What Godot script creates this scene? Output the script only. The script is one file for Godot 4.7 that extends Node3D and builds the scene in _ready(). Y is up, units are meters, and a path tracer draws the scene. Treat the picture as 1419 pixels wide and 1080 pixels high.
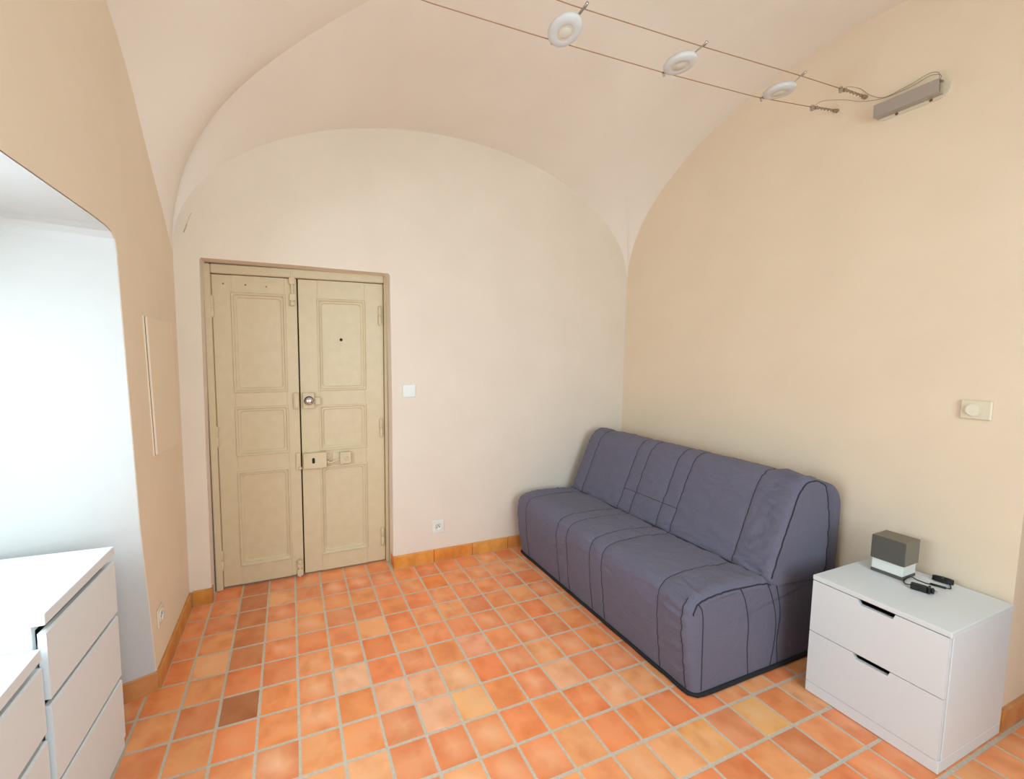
extends Node3D

const U := 0.158                 # pitch of the floor tiles
const WALL_L := -0.12
const WALL_R := 3.126
const WALL_B := -0.012
const BAY := 2.76                # the vaulted bay ends here, a plain barrel goes on to the front wall
const FRONT := 3.9
const CAP := 3.45

var M := {}
var used := {}
var rng := RandomNumberGenerator.new()
var noise := FastNoiseLite.new()


func _ready() -> void:
	rng.seed = 20417
	noise.seed = 7
	noise.frequency = 1.0
	noise.fractal_octaves = 3
	set_camera()
	set_light()
	make_materials()
	build_room()
	build_vault()
	build_floor()
	build_skirting()
	build_windows()
	build_door()
	build_sofa()
	build_white_cabinet()
	build_chests()
	build_wall_fittings()
	build_cable_lights()
	build_table_things()


# ---------------------------------------------------------------- camera and light

func set_camera() -> void:
	var cam := Camera3D.new()
	cam.name = "camera"
	cam.near = 0.05
	cam.far = 60.0
	cam.projection = Camera3D.PROJECTION_FRUSTUM
	var f := 567.2848
	cam.size = 1080.0 / f * cam.near
	cam.frustum_offset = Vector2(99.74 / f, -4.72 / f) * cam.near
	cam.position = Vector3(0.4749, 1.5117, 2.7005)
	cam.rotation = Vector3(-0.0795, -0.3524, 0.0012)
	add_child(cam)
	cam.make_current()


func set_light() -> void:
	var env := Environment.new()
	var sky := Sky.new()
	var sm := ProceduralSkyMaterial.new()
	sm.sky_top_color = Color(0.62, 0.72, 0.88)
	sm.sky_horizon_color = Color(0.86, 0.88, 0.92)
	sm.ground_horizon_color = Color(0.80, 0.78, 0.74)
	sm.ground_bottom_color = Color(0.55, 0.51, 0.46)
	sm.sky_energy_multiplier = 1.1
	sm.ground_energy_multiplier = 0.9
	sky.sky_material = sm
	env.background_mode = Environment.BG_SKY
	env.sky = sky
	env.tonemap_mode = Environment.TONE_MAPPER_LINEAR
	env.tonemap_exposure = 0.86
	env.sdfgi_enabled = true
	env.ssao_enabled = true
	env.ssil_enabled = true
	var we := WorldEnvironment.new()
	we.name = "world_environment"
	we.environment = env
	add_child(we)
	# daylight through the window of the niche and through the wide window in the wall behind the camera
	area("niche_daylight", Vector3(-0.86, 1.42, 1.76), Vector3(1, -0.75, 0), Vector2(0.82, 0.92), 6.1, Color(0.80, 0.922, 1.0))
	area("front_daylight", Vector3(1.5, 1.62, FRONT + 0.16), Vector3(-0.5, -0.1, -1), Vector2(2.3, 1.7), 10.3, Color(0.82, 0.948, 1.0))


func area(called: String, at: Vector3, toward: Vector3, size: Vector2, energy: float, colour: Color) -> void:
	var l := AreaLight3D.new()
	l.name = called
	l.area_size = size
	l.light_energy = energy
	l.light_color = colour
	l.area_range = 12.0
	l.area_attenuation = 2.0
	l.shadow_enabled = true
	add_child(l)
	l.look_at_from_position(at, at + toward, Vector3.UP)


# ---------------------------------------------------------------- materials

func noise_tex(freq: float, octaves: int, ramp: Array, seed_: int, size := 512, normal := false, bump := 4.0) -> NoiseTexture2D:
	var n := FastNoiseLite.new()
	n.noise_type = FastNoiseLite.TYPE_SIMPLEX_SMOOTH
	n.seed = seed_
	n.frequency = freq
	n.fractal_octaves = octaves
	var t := NoiseTexture2D.new()
	t.width = size
	t.height = size
	t.seamless = true
	t.noise = n
	if normal:
		t.as_normal_map = true
		t.bump_strength = bump
	elif ramp.size():
		var g := Gradient.new()
		var offs := PackedFloat32Array()
		var cols := PackedColorArray()
		for k in ramp.size():
			offs.append(ramp[k][0])
			cols.append(ramp[k][1])
		g.offsets = offs
		g.colors = cols
		t.color_ramp = g
	return t


func mat(colour: Color, rough: float, metal := 0.0) -> StandardMaterial3D:
	var m := StandardMaterial3D.new()
	m.albedo_color = colour
	m.roughness = rough
	m.metallic = metal
	return m


func make_materials() -> void:
	var plaster_col := noise_tex(0.006, 4, [[0.0, Color(0.982, 0.98, 0.976)], [1.0, Color(1, 1, 1)]], 3)
	var plaster_nrm := noise_tex(0.012, 4, [], 4, 512, true, 3.0)
	M.plaster = mat(Color(0.94, 0.868, 0.80), 0.9)
	M.plaster.albedo_texture = plaster_col
	M.plaster.normal_enabled = true
	M.plaster.normal_texture = plaster_nrm
	M.plaster.normal_scale = 0.25
	M.plaster.uv1_triplanar = true
	M.plaster.uv1_world_triplanar = true
	M.plaster.uv1_scale = Vector3(0.6, 0.6, 0.6)
	M.ceiling = M.plaster.duplicate()
	M.ceiling.albedo_color = Color(0.965, 0.905, 0.85)
	M.plaster_side = M.plaster.duplicate()
	M.plaster_white = M.plaster.duplicate()
	M.plaster_white.albedo_color = Color(0.82, 0.80, 0.785)
	M.plaster_side.albedo_color = Color(0.95, 0.86, 0.755)
	M.crack = mat(Color(0.82, 0.71, 0.58), 1.0)
	M.grout = mat(Color(0.84, 0.77, 0.69), 0.95)
	M.grout.albedo_texture = noise_tex(0.03, 4, [[0.0, Color(0.92, 0.915, 0.91)], [1.0, Color(1, 1, 1)]], 11)
	M.grout.uv1_triplanar = true
	M.grout.uv1_world_triplanar = true
	M.grout.uv1_scale = Vector3(4, 4, 4)
	M.tile = mat(Color(1, 1, 1), 0.42)
	M.tile.vertex_color_use_as_albedo = true
	M.tile.albedo_texture = noise_tex(0.0032, 5, [[0.0, Color(0.94, 0.83, 0.77)], [0.35, Color(0.975, 0.92, 0.88)], [0.6, Color(1.0, 0.975, 0.96)], [1.0, Color(1, 1, 1)]], 5, 1024)
	M.tile.normal_enabled = true
	M.tile.normal_texture = noise_tex(0.02, 3, [], 6, 512, true, 2.0)
	M.tile.normal_scale = 0.2
	M.tile.metallic_specular = 0.4
	M.door = mat(Color(0.865, 0.775, 0.635), 0.42)
	M.door.normal_enabled = true
	M.door.normal_texture = noise_tex(0.01, 3, [], 8, 512, true, 2.5)
	M.door.normal_scale = 0.18
	M.door.albedo_texture = noise_tex(0.02, 4, [[0.0, Color(0.97, 0.965, 0.955)], [1.0, Color(1, 1, 1)]], 9)
	M.door.uv1_triplanar = true
	M.door.uv1_scale = Vector3(1.2, 1.2, 1.2)
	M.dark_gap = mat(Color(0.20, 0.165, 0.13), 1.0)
	M.white = mat(Color(0.90, 0.905, 0.905), 0.38)
	M.white_matt = mat(Color(0.86, 0.86, 0.85), 0.6)
	M.plastic_white = mat(Color(0.92, 0.91, 0.88), 0.3)
	M.plastic_cream = mat(Color(0.90, 0.84, 0.73), 0.28)
	M.panel_cover = mat(Color(0.95, 0.86, 0.755), 0.6)
	M.cloth = mat(Color(0.445, 0.425, 0.495), 0.95)
	M.cloth.normal_enabled = true
	M.cloth.normal_texture = noise_tex(0.02, 4, [], 21, 512, true, 5.0)
	M.cloth.normal_scale = 0.55
	M.cloth.albedo_texture = noise_tex(0.09, 3, [[0.0, Color(0.88, 0.88, 0.88)], [1.0, Color(1, 1, 1)]], 22)
	M.cloth.uv1_triplanar = true
	M.cloth.uv1_scale = Vector3(3, 3, 3)
	M.cloth.rim_enabled = true
	M.cloth.rim = 0.25
	M.seam = mat(Color(0.20, 0.18, 0.215), 0.95)
	M.hem = mat(Color(0.13, 0.125, 0.13), 0.9)
	M.steel = mat(Color(0.72, 0.70, 0.67), 0.28, 0.9)
	M.alu = mat(Color(0.70, 0.66, 0.62), 0.42, 0.45)
	M.alu_dark = mat(Color(0.62, 0.54, 0.43), 0.45, 0.15)
	M.wire = mat(Color(0.66, 0.48, 0.33), 0.5, 0.0)
	M.chrome = mat(Color(0.86, 0.86, 0.87), 0.1, 1.0)
	M.rust = mat(Color(0.50, 0.30, 0.17), 0.7)
	M.frost = mat(Color(0.87, 0.85, 0.83), 0.4)
	M.frost.backlight_enabled = true
	M.frost.backlight = Color(0.5, 0.5, 0.5)
	M.lens = mat(Color(0.86, 0.82, 0.77), 0.3)
	M.lens_ring = mat(Color(0.86, 0.79, 0.68), 0.4)
	M.fabric_dark = mat(Color(0.37, 0.345, 0.315), 0.9)
	M.fabric_dark.normal_enabled = true
	M.fabric_dark.normal_texture = noise_tex(0.12, 2, [], 31, 256, true, 4.0)
	M.fabric_dark.normal_scale = 0.4
	M.fabric_dark.uv1_triplanar = true
	M.fabric_dark.uv1_scale = Vector3(6, 6, 6)
	M.grey_box = mat(Color(0.50, 0.46, 0.40), 0.6)
	M.black = mat(Color(0.09, 0.085, 0.085), 0.45)
	M.glass = mat(Color(0.9, 0.95, 0.95, 0.08), 0.05)
	M.glass.transparency = BaseMaterial3D.TRANSPARENCY_ALPHA


# ---------------------------------------------------------------- helpers

func numbered(called: String) -> String:
	if not used.has(called):
		used[called] = 0
		return called
	used[called] += 1
	return "%s_%03d" % [called, used[called]]


func part_name(called: String, parent: Node) -> String:
	var k := 0
	var n := called
	while parent.has_node(n):
		k += 1
		n = "%s_%03d" % [called, k]
	return n


func tag(o: Node, label := "", category := "", group := "", kind := "") -> void:
	if label: o.set_meta("label", label)
	if category: o.set_meta("category", category)
	if group: o.set_meta("group", group)
	if kind: o.set_meta("kind", kind)


func thing(called: String, at := Vector3.ZERO, turn := 0.0) -> Node3D:
	var o := Node3D.new()
	o.name = numbered(called)
	o.position = at
	o.rotation.y = turn
	add_child(o)
	return o


func put(called: String, mesh: Mesh, m: Material, parent: Node = self, at := Vector3.ZERO) -> MeshInstance3D:
	var o := MeshInstance3D.new()
	o.name = numbered(called) if parent == self else part_name(called, parent)
	o.mesh = mesh
	o.material_override = m
	o.position = at
	parent.add_child(o, true)
	return o


func begin(smooth := false) -> SurfaceTool:
	var st := SurfaceTool.new()
	st.begin(Mesh.PRIMITIVE_TRIANGLES)
	st.set_smooth_group(0 if smooth else -1)
	return st


func done(st: SurfaceTool) -> ArrayMesh:
	st.generate_normals()
	st.index()
	return st.commit()


func tri(st: SurfaceTool, a: Vector3, b: Vector3, c: Vector3) -> void:   # a, b, c counter-clockwise as seen from outside
	st.add_vertex(a)
	st.add_vertex(c)
	st.add_vertex(b)


func quad(st: SurfaceTool, a: Vector3, b: Vector3, c: Vector3, d: Vector3) -> void:
	tri(st, a, b, c)
	tri(st, a, c, d)


func tri_out(st: SurfaceTool, a: Vector3, b: Vector3, c: Vector3, mid: Vector3) -> void:
	if (b - a).cross(c - a).dot((a + b + c) / 3.0 - mid) < 0.0:
		tri(st, a, c, b)
	else:
		tri(st, a, b, c)


func box(st: SurfaceTool, lo: Vector3, hi: Vector3, r := 0.0) -> void:   # a box with chamfered edges
	var mid := (lo + hi) / 2.0
	var h := (hi - lo) / 2.0
	r = minf(r, minf(h.x, minf(h.y, h.z)) * 0.9)
	var P := {}
	for sx in [-1, 1]:
		for sy in [-1, 1]:
			for sz in [-1, 1]:
				for k in 3:
					var v := Vector3(sx * h.x, sy * h.y, sz * h.z)
					for q in 3:
						if q != k:
							v[q] -= signf(v[q]) * r
					P[[sx, sy, sz, k]] = mid + v
	for k in 3:
		var p := (k + 1) % 3
		var q := (k + 2) % 3
		for s in [-1, 1]:
			var c := []
			for e in [[-1, -1], [1, -1], [1, 1], [-1, 1]]:
				var key := [0, 0, 0, k]
				key[k] = s
				key[p] = e[0]
				key[q] = e[1]
				c.append(P[key])
			tri_out(st, c[0], c[1], c[2], mid)
			tri_out(st, c[0], c[2], c[3], mid)
		if r <= 0.0:
			continue
		for sp in [-1, 1]:
			for sq in [-1, 1]:
				var c := []
				for e in [[-1, p], [1, p], [1, q], [-1, q]]:
					var key := [0, 0, 0, e[1]]
					key[k] = e[0]
					key[p] = sp
					key[q] = sq
					c.append(P[key])
				tri_out(st, c[0], c[1], c[2], mid)
				tri_out(st, c[0], c[2], c[3], mid)
	if r > 0.0:
		for sx in [-1, 1]:
			for sy in [-1, 1]:
				for sz in [-1, 1]:
					tri_out(st, P[[sx, sy, sz, 0]], P[[sx, sy, sz, 1]], P[[sx, sy, sz, 2]], mid)


func box_mesh(lo: Vector3, hi: Vector3, r := 0.0) -> ArrayMesh:
	var st := begin()
	box(st, lo, hi, r)
	return done(st)


func ccw(o: PackedVector2Array) -> PackedVector2Array:
	if Geometry2D.is_polygon_clockwise(o):
		o.reverse()
	return o


# outline in the plane of basis.x and basis.y, pushed along basis.z; "back" may give another outline for the far side
func prism(st: SurfaceTool, outline: PackedVector2Array, frame: Transform3D, depth: float, back := PackedVector2Array()) -> void:
	var flipped := Geometry2D.is_polygon_clockwise(outline)
	if back.is_empty():
		back = outline.duplicate()
	if flipped:
		outline = outline.duplicate()
		outline.reverse()
		back = back.duplicate()
		back.reverse()
	var turn := frame.basis.determinant() < 0.0
	var A := []
	var B := []
	for v in outline: A.append(frame * Vector3(v.x, v.y, 0))
	for v in back: B.append(frame * Vector3(v.x, v.y, depth))
	var ids := Geometry2D.triangulate_polygon(outline)
	for k in range(0, ids.size(), 3):
		var a := ids[k]
		var b := ids[k + 1]
		var c := ids[k + 2]
		var s := (outline[b] - outline[a]).cross(outline[c] - outline[a])
		if (s < 0.0) != turn:
			var w := b
			b = c
			c = w
		tri(st, A[a], A[c], A[b])
		tri(st, B[a], B[b], B[c])
	for k in outline.size():
		var n := (k + 1) % outline.size()
		if turn:
			quad(st, A[k], B[k], B[n], A[n])
		else:
			quad(st, A[k], A[n], B[n], B[k])


func surface(st: SurfaceTool, rows: Array, flip := false, closed := false) -> void:
	for i in rows.size() - 1:
		var n: int = rows[i].size()
		for j in (n if closed else n - 1):
			var k := (j + 1) % n
			if flip:
				quad(st, rows[i][j], rows[i][k], rows[i + 1][k], rows[i + 1][j])
			else:
				quad(st, rows[i][j], rows[i + 1][j], rows[i + 1][k], rows[i][k])


func tube(st: SurfaceTool, pts: Array, r: float, sides := 8) -> void:
	var rows := []
	var up := Vector3.UP
	for k in pts.size():
		var d: Vector3 = (pts[mini(k + 1, pts.size() - 1)] - pts[maxi(k - 1, 0)]).normalized()
		if absf(d.dot(up)) > 0.95:
			up = Vector3.RIGHT if absf(d.x) < 0.8 else Vector3.BACK
		var s := d.cross(up).normalized()
		up = s.cross(d).normalized()
		var ring := []
		for a in sides:
			var t := TAU * a / sides
			ring.append(pts[k] + (s * cos(t) + up * sin(t)) * r)
		rows.append(ring)
	surface(st, rows, false, true)
	for e in [0, pts.size() - 1]:
		for a in range(1, sides - 1):
			if e == 0:
				tri(st, rows[e][0], rows[e][a], rows[e][a + 1])
			else:
				tri(st, rows[e][0], rows[e][a + 1], rows[e][a])


func tube_mesh(pts: Array, r: float, sides := 8) -> ArrayMesh:
	var st := begin(true)
	tube(st, pts, r, sides)
	return done(st)


# profile of (radius, height), turned round the y axis of the frame
func lathe(st: SurfaceTool, profile: Array, frame := Transform3D.IDENTITY, sides := 32) -> void:
	var rows := []
	for p in profile:
		var ring := []
		for a in sides:
			var t := TAU * a / sides
			ring.append(frame * Vector3(p[0] * cos(t), p[1], p[0] * sin(t)))
		rows.append(ring)
	surface(st, rows, profile[-1][1] < profile[0][1], true)


func lathe_mesh(profile: Array, frame := Transform3D.IDENTITY, sides := 32) -> ArrayMesh:
	var st := begin(true)
	lathe(st, profile, frame, sides)
	return done(st)


func rounded_rect(lo: Vector2, hi: Vector2, r: float, n := 5) -> PackedVector2Array:   # counter-clockwise
	var out := PackedVector2Array()
	for c in [[hi.x - r, hi.y - r, 0.0], [lo.x + r, hi.y - r, 0.5], [lo.x + r, lo.y + r, 1.0], [hi.x - r, lo.y + r, 1.5]]:
		for k in n + 1:
			var t: float = PI * (c[2] + 0.5 * k / n)
			out.append(Vector2(c[0] + r * cos(t), c[1] + r * sin(t)))
	return out


func smooth_curve(ctrl: Array, per := 6) -> PackedVector2Array:   # Catmull-Rom through the points
	var out := PackedVector2Array()
	for i in ctrl.size() - 1:
		var p0: Vector2 = ctrl[maxi(i - 1, 0)]
		var p1: Vector2 = ctrl[i]
		var p2: Vector2 = ctrl[i + 1]
		var p3: Vector2 = ctrl[mini(i + 2, ctrl.size() - 1)]
		for k in per:
			out.append(p1.cubic_interpolate(p2, p0, p3, float(k) / per))
	out.append(ctrl[-1])
	return out


func curve3(ctrl: Array, per := 8) -> Array:
	var out := []
	for i in ctrl.size() - 1:
		var p0: Vector3 = ctrl[maxi(i - 1, 0)]
		var p1: Vector3 = ctrl[i]
		var p2: Vector3 = ctrl[i + 1]
		var p3: Vector3 = ctrl[mini(i + 2, ctrl.size() - 1)]
		for k in per:
			out.append(p1.cubic_interpolate(p2, p0, p3, float(k) / per))
	out.append(ctrl[-1])
	return out


# ---------------------------------------------------------------- room shell

func build_room() -> void:
	# back wall, with the recess of the double door
	var st := begin()
	prism(st, PackedVector2Array([Vector2(-1.6, -0.1), Vector2(-0.006, -0.1), Vector2(-0.002, 0.9), Vector2(0.008, 2.045), Vector2(0.016, 2.056), Vector2(0.5, 2.052), Vector2(1.105, 2.040), Vector2(1.116, 2.030), Vector2(1.125, 1.2), Vector2(1.125, -0.1), Vector2(4.7, -0.1), Vector2(4.7, CAP), Vector2(-1.6, CAP)]), Transform3D(Basis.IDENTITY, Vector3(0, 0, WALL_B - 0.35)), 0.35)
	box(st, Vector3(-0.02, -0.1, -0.42), Vector3(1.145, 2.1, -0.2))
	tag(put("wall_back", done(st), M.plaster), "cream plaster end wall rising to a rounded arch around the old double door", "wall", "", "structure")

	# left wall with the splayed window niche (outline in z and y, pushed outwards)
	st = begin()
	var edge := [Vector2(0.622, -0.1), Vector2(0.631, 0.0), Vector2(0.665, 0.30), Vector2(0.735, 0.80), Vector2(0.771, 1.31), Vector2(0.803, 1.80), Vector2(0.81, 1.90), Vector2(0.822, 1.935), Vector2(0.85, 1.955), Vector2(0.90, 1.964), Vector2(1.0, 1.967)]
	var outer := PackedVector2Array([Vector2(-0.2, -0.1)])
	var far := PackedVector2Array([Vector2(-0.2, -0.1)])
	for e in edge:
		outer.append(e)
		far.append(e + Vector2(0.17 * clampf((1.0 - e.x) / 0.2, 0.0, 1.0), 0.0))
	for e in [Vector2(2.25, 1.967), Vector2(2.30, 1.92), Vector2(2.32, -0.1), Vector2(FRONT + 0.3, -0.1), Vector2(FRONT + 0.3, CAP), Vector2(-0.2, CAP)]:
		outer.append(e)
		far.append(e)
	prism(st, outer, Transform3D(Basis(Vector3(0, 0, 1), Vector3(0, 1, 0), Vector3(-1, 0, 0)), Vector3(WALL_L, 0, 0)), 0.62, far)
	# the outside skin of the niche: breast below the window, piers and lintel
	for b in [[0.5, -0.1, 2.5, 0.93], [0.5, 1.88, 2.5, 2.1], [0.5, 0.93, 1.32, 1.88], [2.20, 0.93, 2.5, 1.88]]:
		box(st, Vector3(-0.98, b[1], b[0]), Vector3(-0.739, b[3], b[2]))
	tag(put("wall_left", done(st), M.plaster_side), "shaded cream plaster wall with a deep splayed white window niche", "wall", "", "structure")
	# the splayed reveal and soffit are limewashed white
	st = begin()
	for k in range(1, outer.size()):
		if k > edge.size() + 1: break
		var a := Vector3(WALL_L - 0.003, outer[k].y, outer[k].x)
		var b := Vector3(WALL_L - 0.003, outer[k + 1].y, outer[k + 1].x)
		var c := Vector3(WALL_L - 0.617, far[k + 1].y, far[k + 1].x)
		var d := Vector3(WALL_L - 0.617, far[k].y, far[k].x)
		var n := (b - a).cross(d - a).normalized() * 0.003
		if n.dot(Vector3(0, 1.0, 1.5) - (a * Vector3(0, 1, 1))) < 0.0:
			n = -n
		tri_out(st, a + n, b + n, c + n, a - n)
		tri_out(st, a + n, c + n, d + n, a - n)
	put("white_reveal", done(st), M.plaster_white, get_node("wall_left"))

	# right wall, ends at the passage
	st = begin()
	prism(st, PackedVector2Array([Vector2(-0.4, -0.1), Vector2(2.035, -0.1), Vector2(2.035, 2.15), Vector2(2.95, 2.15), Vector2(2.95, -0.1), Vector2(FRONT + 0.3, -0.1), Vector2(FRONT + 0.3, CAP), Vector2(-0.4, CAP)]), Transform3D(Basis(Vector3(0, 0, 1), Vector3(0, 1, 0), Vector3(-1, 0, 0)), Vector3(WALL_R + 0.5, 0, 0)), 0.5)
	box(st, Vector3(4.55, -0.1, 1.4), Vector3(4.7, CAP, FRONT + 0.3))
	box(st, Vector3(3.5, -0.1, 1.3), Vector3(4.7, CAP, 1.45))
	box(st, Vector3(3.5, -0.1, 3.5), Vector3(4.7, CAP, 3.65))
	tag(put("wall_right", done(st), M.plaster_side), "long cream plaster wall with a big flat arch behind the grey sofa", "wall", "", "structure")

	# front wall behind the camera
	st = begin()
	for b in [[-1.2, -0.1, 0.3, CAP], [2.7, -0.1, 4.7, CAP], [0.29, -0.1, 2.71, 0.72], [0.29, 2.52, 2.71, CAP]]:
		box(st, Vector3(b[0], b[1], FRONT), Vector3(b[2], b[3], FRONT + 0.3))
	tag(put("wall_front", done(st), M.plaster), "cream plaster wall with the wide window behind the camera", "wall", "", "structure")

	# old flaking crack where the arch springs
	st = begin(true)
	var c := []
	for p in [Vector2(-0.062, 2.19), Vector2(-0.052, 2.215), Vector2(-0.046, 2.235), Vector2(-0.038, 2.262), Vector2(-0.02, 2.30)]:
		c.append(Vector3(p.x, p.y, WALL_B + 0.0005))
	tube(st, c.slice(0, 3), 0.0032, 6)
	tube(st, c.slice(2, 5), 0.0012, 6)
	tag(put("wall_crack", done(st), M.crack, get_node("wall_back")))


func back_arch(x: float) -> float:
	var u := clampf((x - 1.503) / 1.623, -1.0, 1.0)
	return 2.1 + 0.885 * sqrt(1.0 - u * u)


func right_arch(z: float) -> float:
	var u := clampf((z - 1.374) / 1.386, -1.0, 1.0)
	return 2.1 + 1.008 * sqrt(1.0 - u * u)


func left_arch(z: float) -> float:
	z = 1.374 - absf(z - 1.374)
	var T := [[-0.012, 2.08], [0.157, 2.25], [0.28, 2.365], [0.42, 2.505], [0.56, 2.655], [0.70, 2.76], [0.85, 2.84], [1.05, 2.91], [1.374, 2.95]]
	for k in T.size() - 1:
		if z <= T[k + 1][0]:
			var a: float = T[maxi(k - 1, 0)][1]
			var b: float = T[mini(k + 2, T.size() - 1)][1]
			return cubic_interpolate(T[k][1], T[k + 1][1], a, b, (z - T[k][0]) / (T[k + 1][0] - T[k][0]))
	return 2.95


func groin(t: float) -> float:
	return 2.1 + 1.0 * pow(maxf(0.0, 1.0 - (1.0 - t) * (1.0 - t)), 0.36)


func build_vault() -> void:
	var N := 48
	var K := 14
	var ts := []
	for k in N + 1:
		ts.append(sin(PI * (float(k) / N - 0.5)))        # dense where the arches rise
	var st := begin(true)
	for cell in 4:
		st.set_smooth_group(cell)
		var rows := []
		for i in N + 1:
			var s: float = ts[i]
			var t := 1.0 - absf(s)
			var wall: Vector3
			var x := 1.503 + 1.623 * s
			var z := 1.374 + 1.386 * s
			var crease: Vector3
			match cell:
				0:
					wall = Vector3(x, back_arch(x), WALL_B)
					crease = Vector3(x, groin(t), 1.374 - 1.386 * absf(s))
				1:
					wall = Vector3(x, back_arch(x), BAY)
					crease = Vector3(x, groin(t), 1.374 + 1.386 * absf(s))
				2:
					wall = Vector3(WALL_L, left_arch(z), z)
					crease = Vector3(1.503 - 1.623 * absf(s), groin(t), z)
				3:
					wall = Vector3(WALL_R, right_arch(z), z)
					crease = Vector3(1.503 + 1.623 * absf(s), groin(t), z)
			var row := []
			for k in K + 1:
				row.append(wall.lerp(crease, float(k) / K))
			rows.append(row)
		surface(st, rows, cell == 1 or cell == 2)
	# the barrel over the front part of the room
	st.set_smooth_group(5)
	var bars := []
	for i in N + 1:
		var x: float = 1.503 + 1.623 * ts[i]
		bars.append([Vector3(x, back_arch(x), BAY), Vector3(x, back_arch(x), FRONT + 0.01)])
	surface(st, bars)
	st.set_smooth_group(-1)
	box(st, Vector3(-1.6, CAP - 0.05, -0.42), Vector3(4.7, CAP + 0.12, FRONT + 0.3))
	box(st, Vector3(3.4, 2.55, 1.4), Vector3(4.7, 2.65, 3.6))
	tag(put("ceiling", done(st), M.ceiling), "cream plaster cross vault with soft groins running up from the corners", "ceiling", "", "structure")


# ---------------------------------------------------------------- floor

func tile_mesh(x0: float, z0: float, x1: float, z1: float, tone: Color, pale: float, level: float) -> ArrayMesh:
	var st := SurfaceTool.new()
	tile_into_begin(st)
	tile_into(st, x0, z0, x1, z1, tone, pale, level)
	st.index()
	st.generate_tangents()
	return st.commit()


func tile_into_begin(st: SurfaceTool) -> void:
	st.begin(Mesh.PRIMITIVE_TRIANGLES)


func tile_into(st: SurfaceTool, x0: float, z0: float, x1: float, z1: float, tone: Color, pale: float, level: float) -> void:
	var off := Vector2(rng.randf(), rng.randf())
	var b := 0.004
	var xs := [x0, x0 + b, lerpf(x0, x1, 0.5), x1 - b, x1]
	var zs := [z0, z0 + b, lerpf(z0, z1, 0.5), z1 - b, z1]
	var tx := rng.randf_range(-1, 1) * 0.0004
	var tz := rng.randf_range(-1, 1) * 0.0004
	var cl := []
	for k in 25:
		cl.append(rng.randf())
	var pale_clay := Color(0.970, 0.570, 0.342)  # paler clay tone towards the middle of a tile
	var P := []
	var Cc := []
	for i in 5:
		for j in 5:
			var rim := i == 0 or j == 0 or i == 4 or j == 4
			var wob := Vector3.ZERO
			if rim:
				wob = Vector3(rng.randf_range(-1, 1), 0, rng.randf_range(-1, 1)) * 0.0011
			P.append(Vector3(xs[i], (-0.0035 if rim else 0.0) + level + tx * (i - 2) + tz * (j - 2), zs[j]) + wob)
			var w: float = pale * (1.0 if (i == 2 and j == 2) else 0.45 if (i == 2 or j == 2) else 0.12) * (0.5 + cl[i * 5 + j])
			Cc.append(tone.lerp(pale_clay, clampf(w, 0, 1)) * (0.95 + 0.10 * cl[24 - i * 5 - j]))
	var idx := [[0, 0], [1, 0], [1, 1], [0, 1]]
	for i in 4:
		for j in 4:
			for q in [0, 1, 2, 0, 2, 3]:
				var a: int = i + idx[q][0]
				var c: int = j + idx[q][1]
				var up := Vector3(-tx / 0.037, 1.0, -tz / 0.037)
				if a == 0: up.x -= 0.6
				if a == 4: up.x += 0.6
				if c == 0: up.z -= 0.6
				if c == 4: up.z += 0.6
				st.set_normal(up.normalized())
				st.set_color(Color(Cc[a * 5 + c], 1.0))
				st.set_uv(off + Vector2(P[a * 5 + c].x - x0, P[a * 5 + c].z - z0) * 1.6)
				st.add_vertex(P[a * 5 + c])


func tile_tone() -> Array:   # linear colour of a terracotta tile and how far its middle is paler
	var r := rng.randf()
	var c := Color(0.980, 0.338, 0.118)
	if r < 0.22: c = Color(0.966, 0.290, 0.104)
	elif r < 0.40: c = Color(0.980, 0.400, 0.153)
	elif r < 0.52: c = Color(0.900, 0.290, 0.113)
	elif r < 0.57: c = Color(0.980, 0.455, 0.208)
	c = c * rng.randf_range(0.93, 1.05)
	return [Color(c.r, c.g, c.b), rng.randf_range(0.05, 0.6)]


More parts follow.
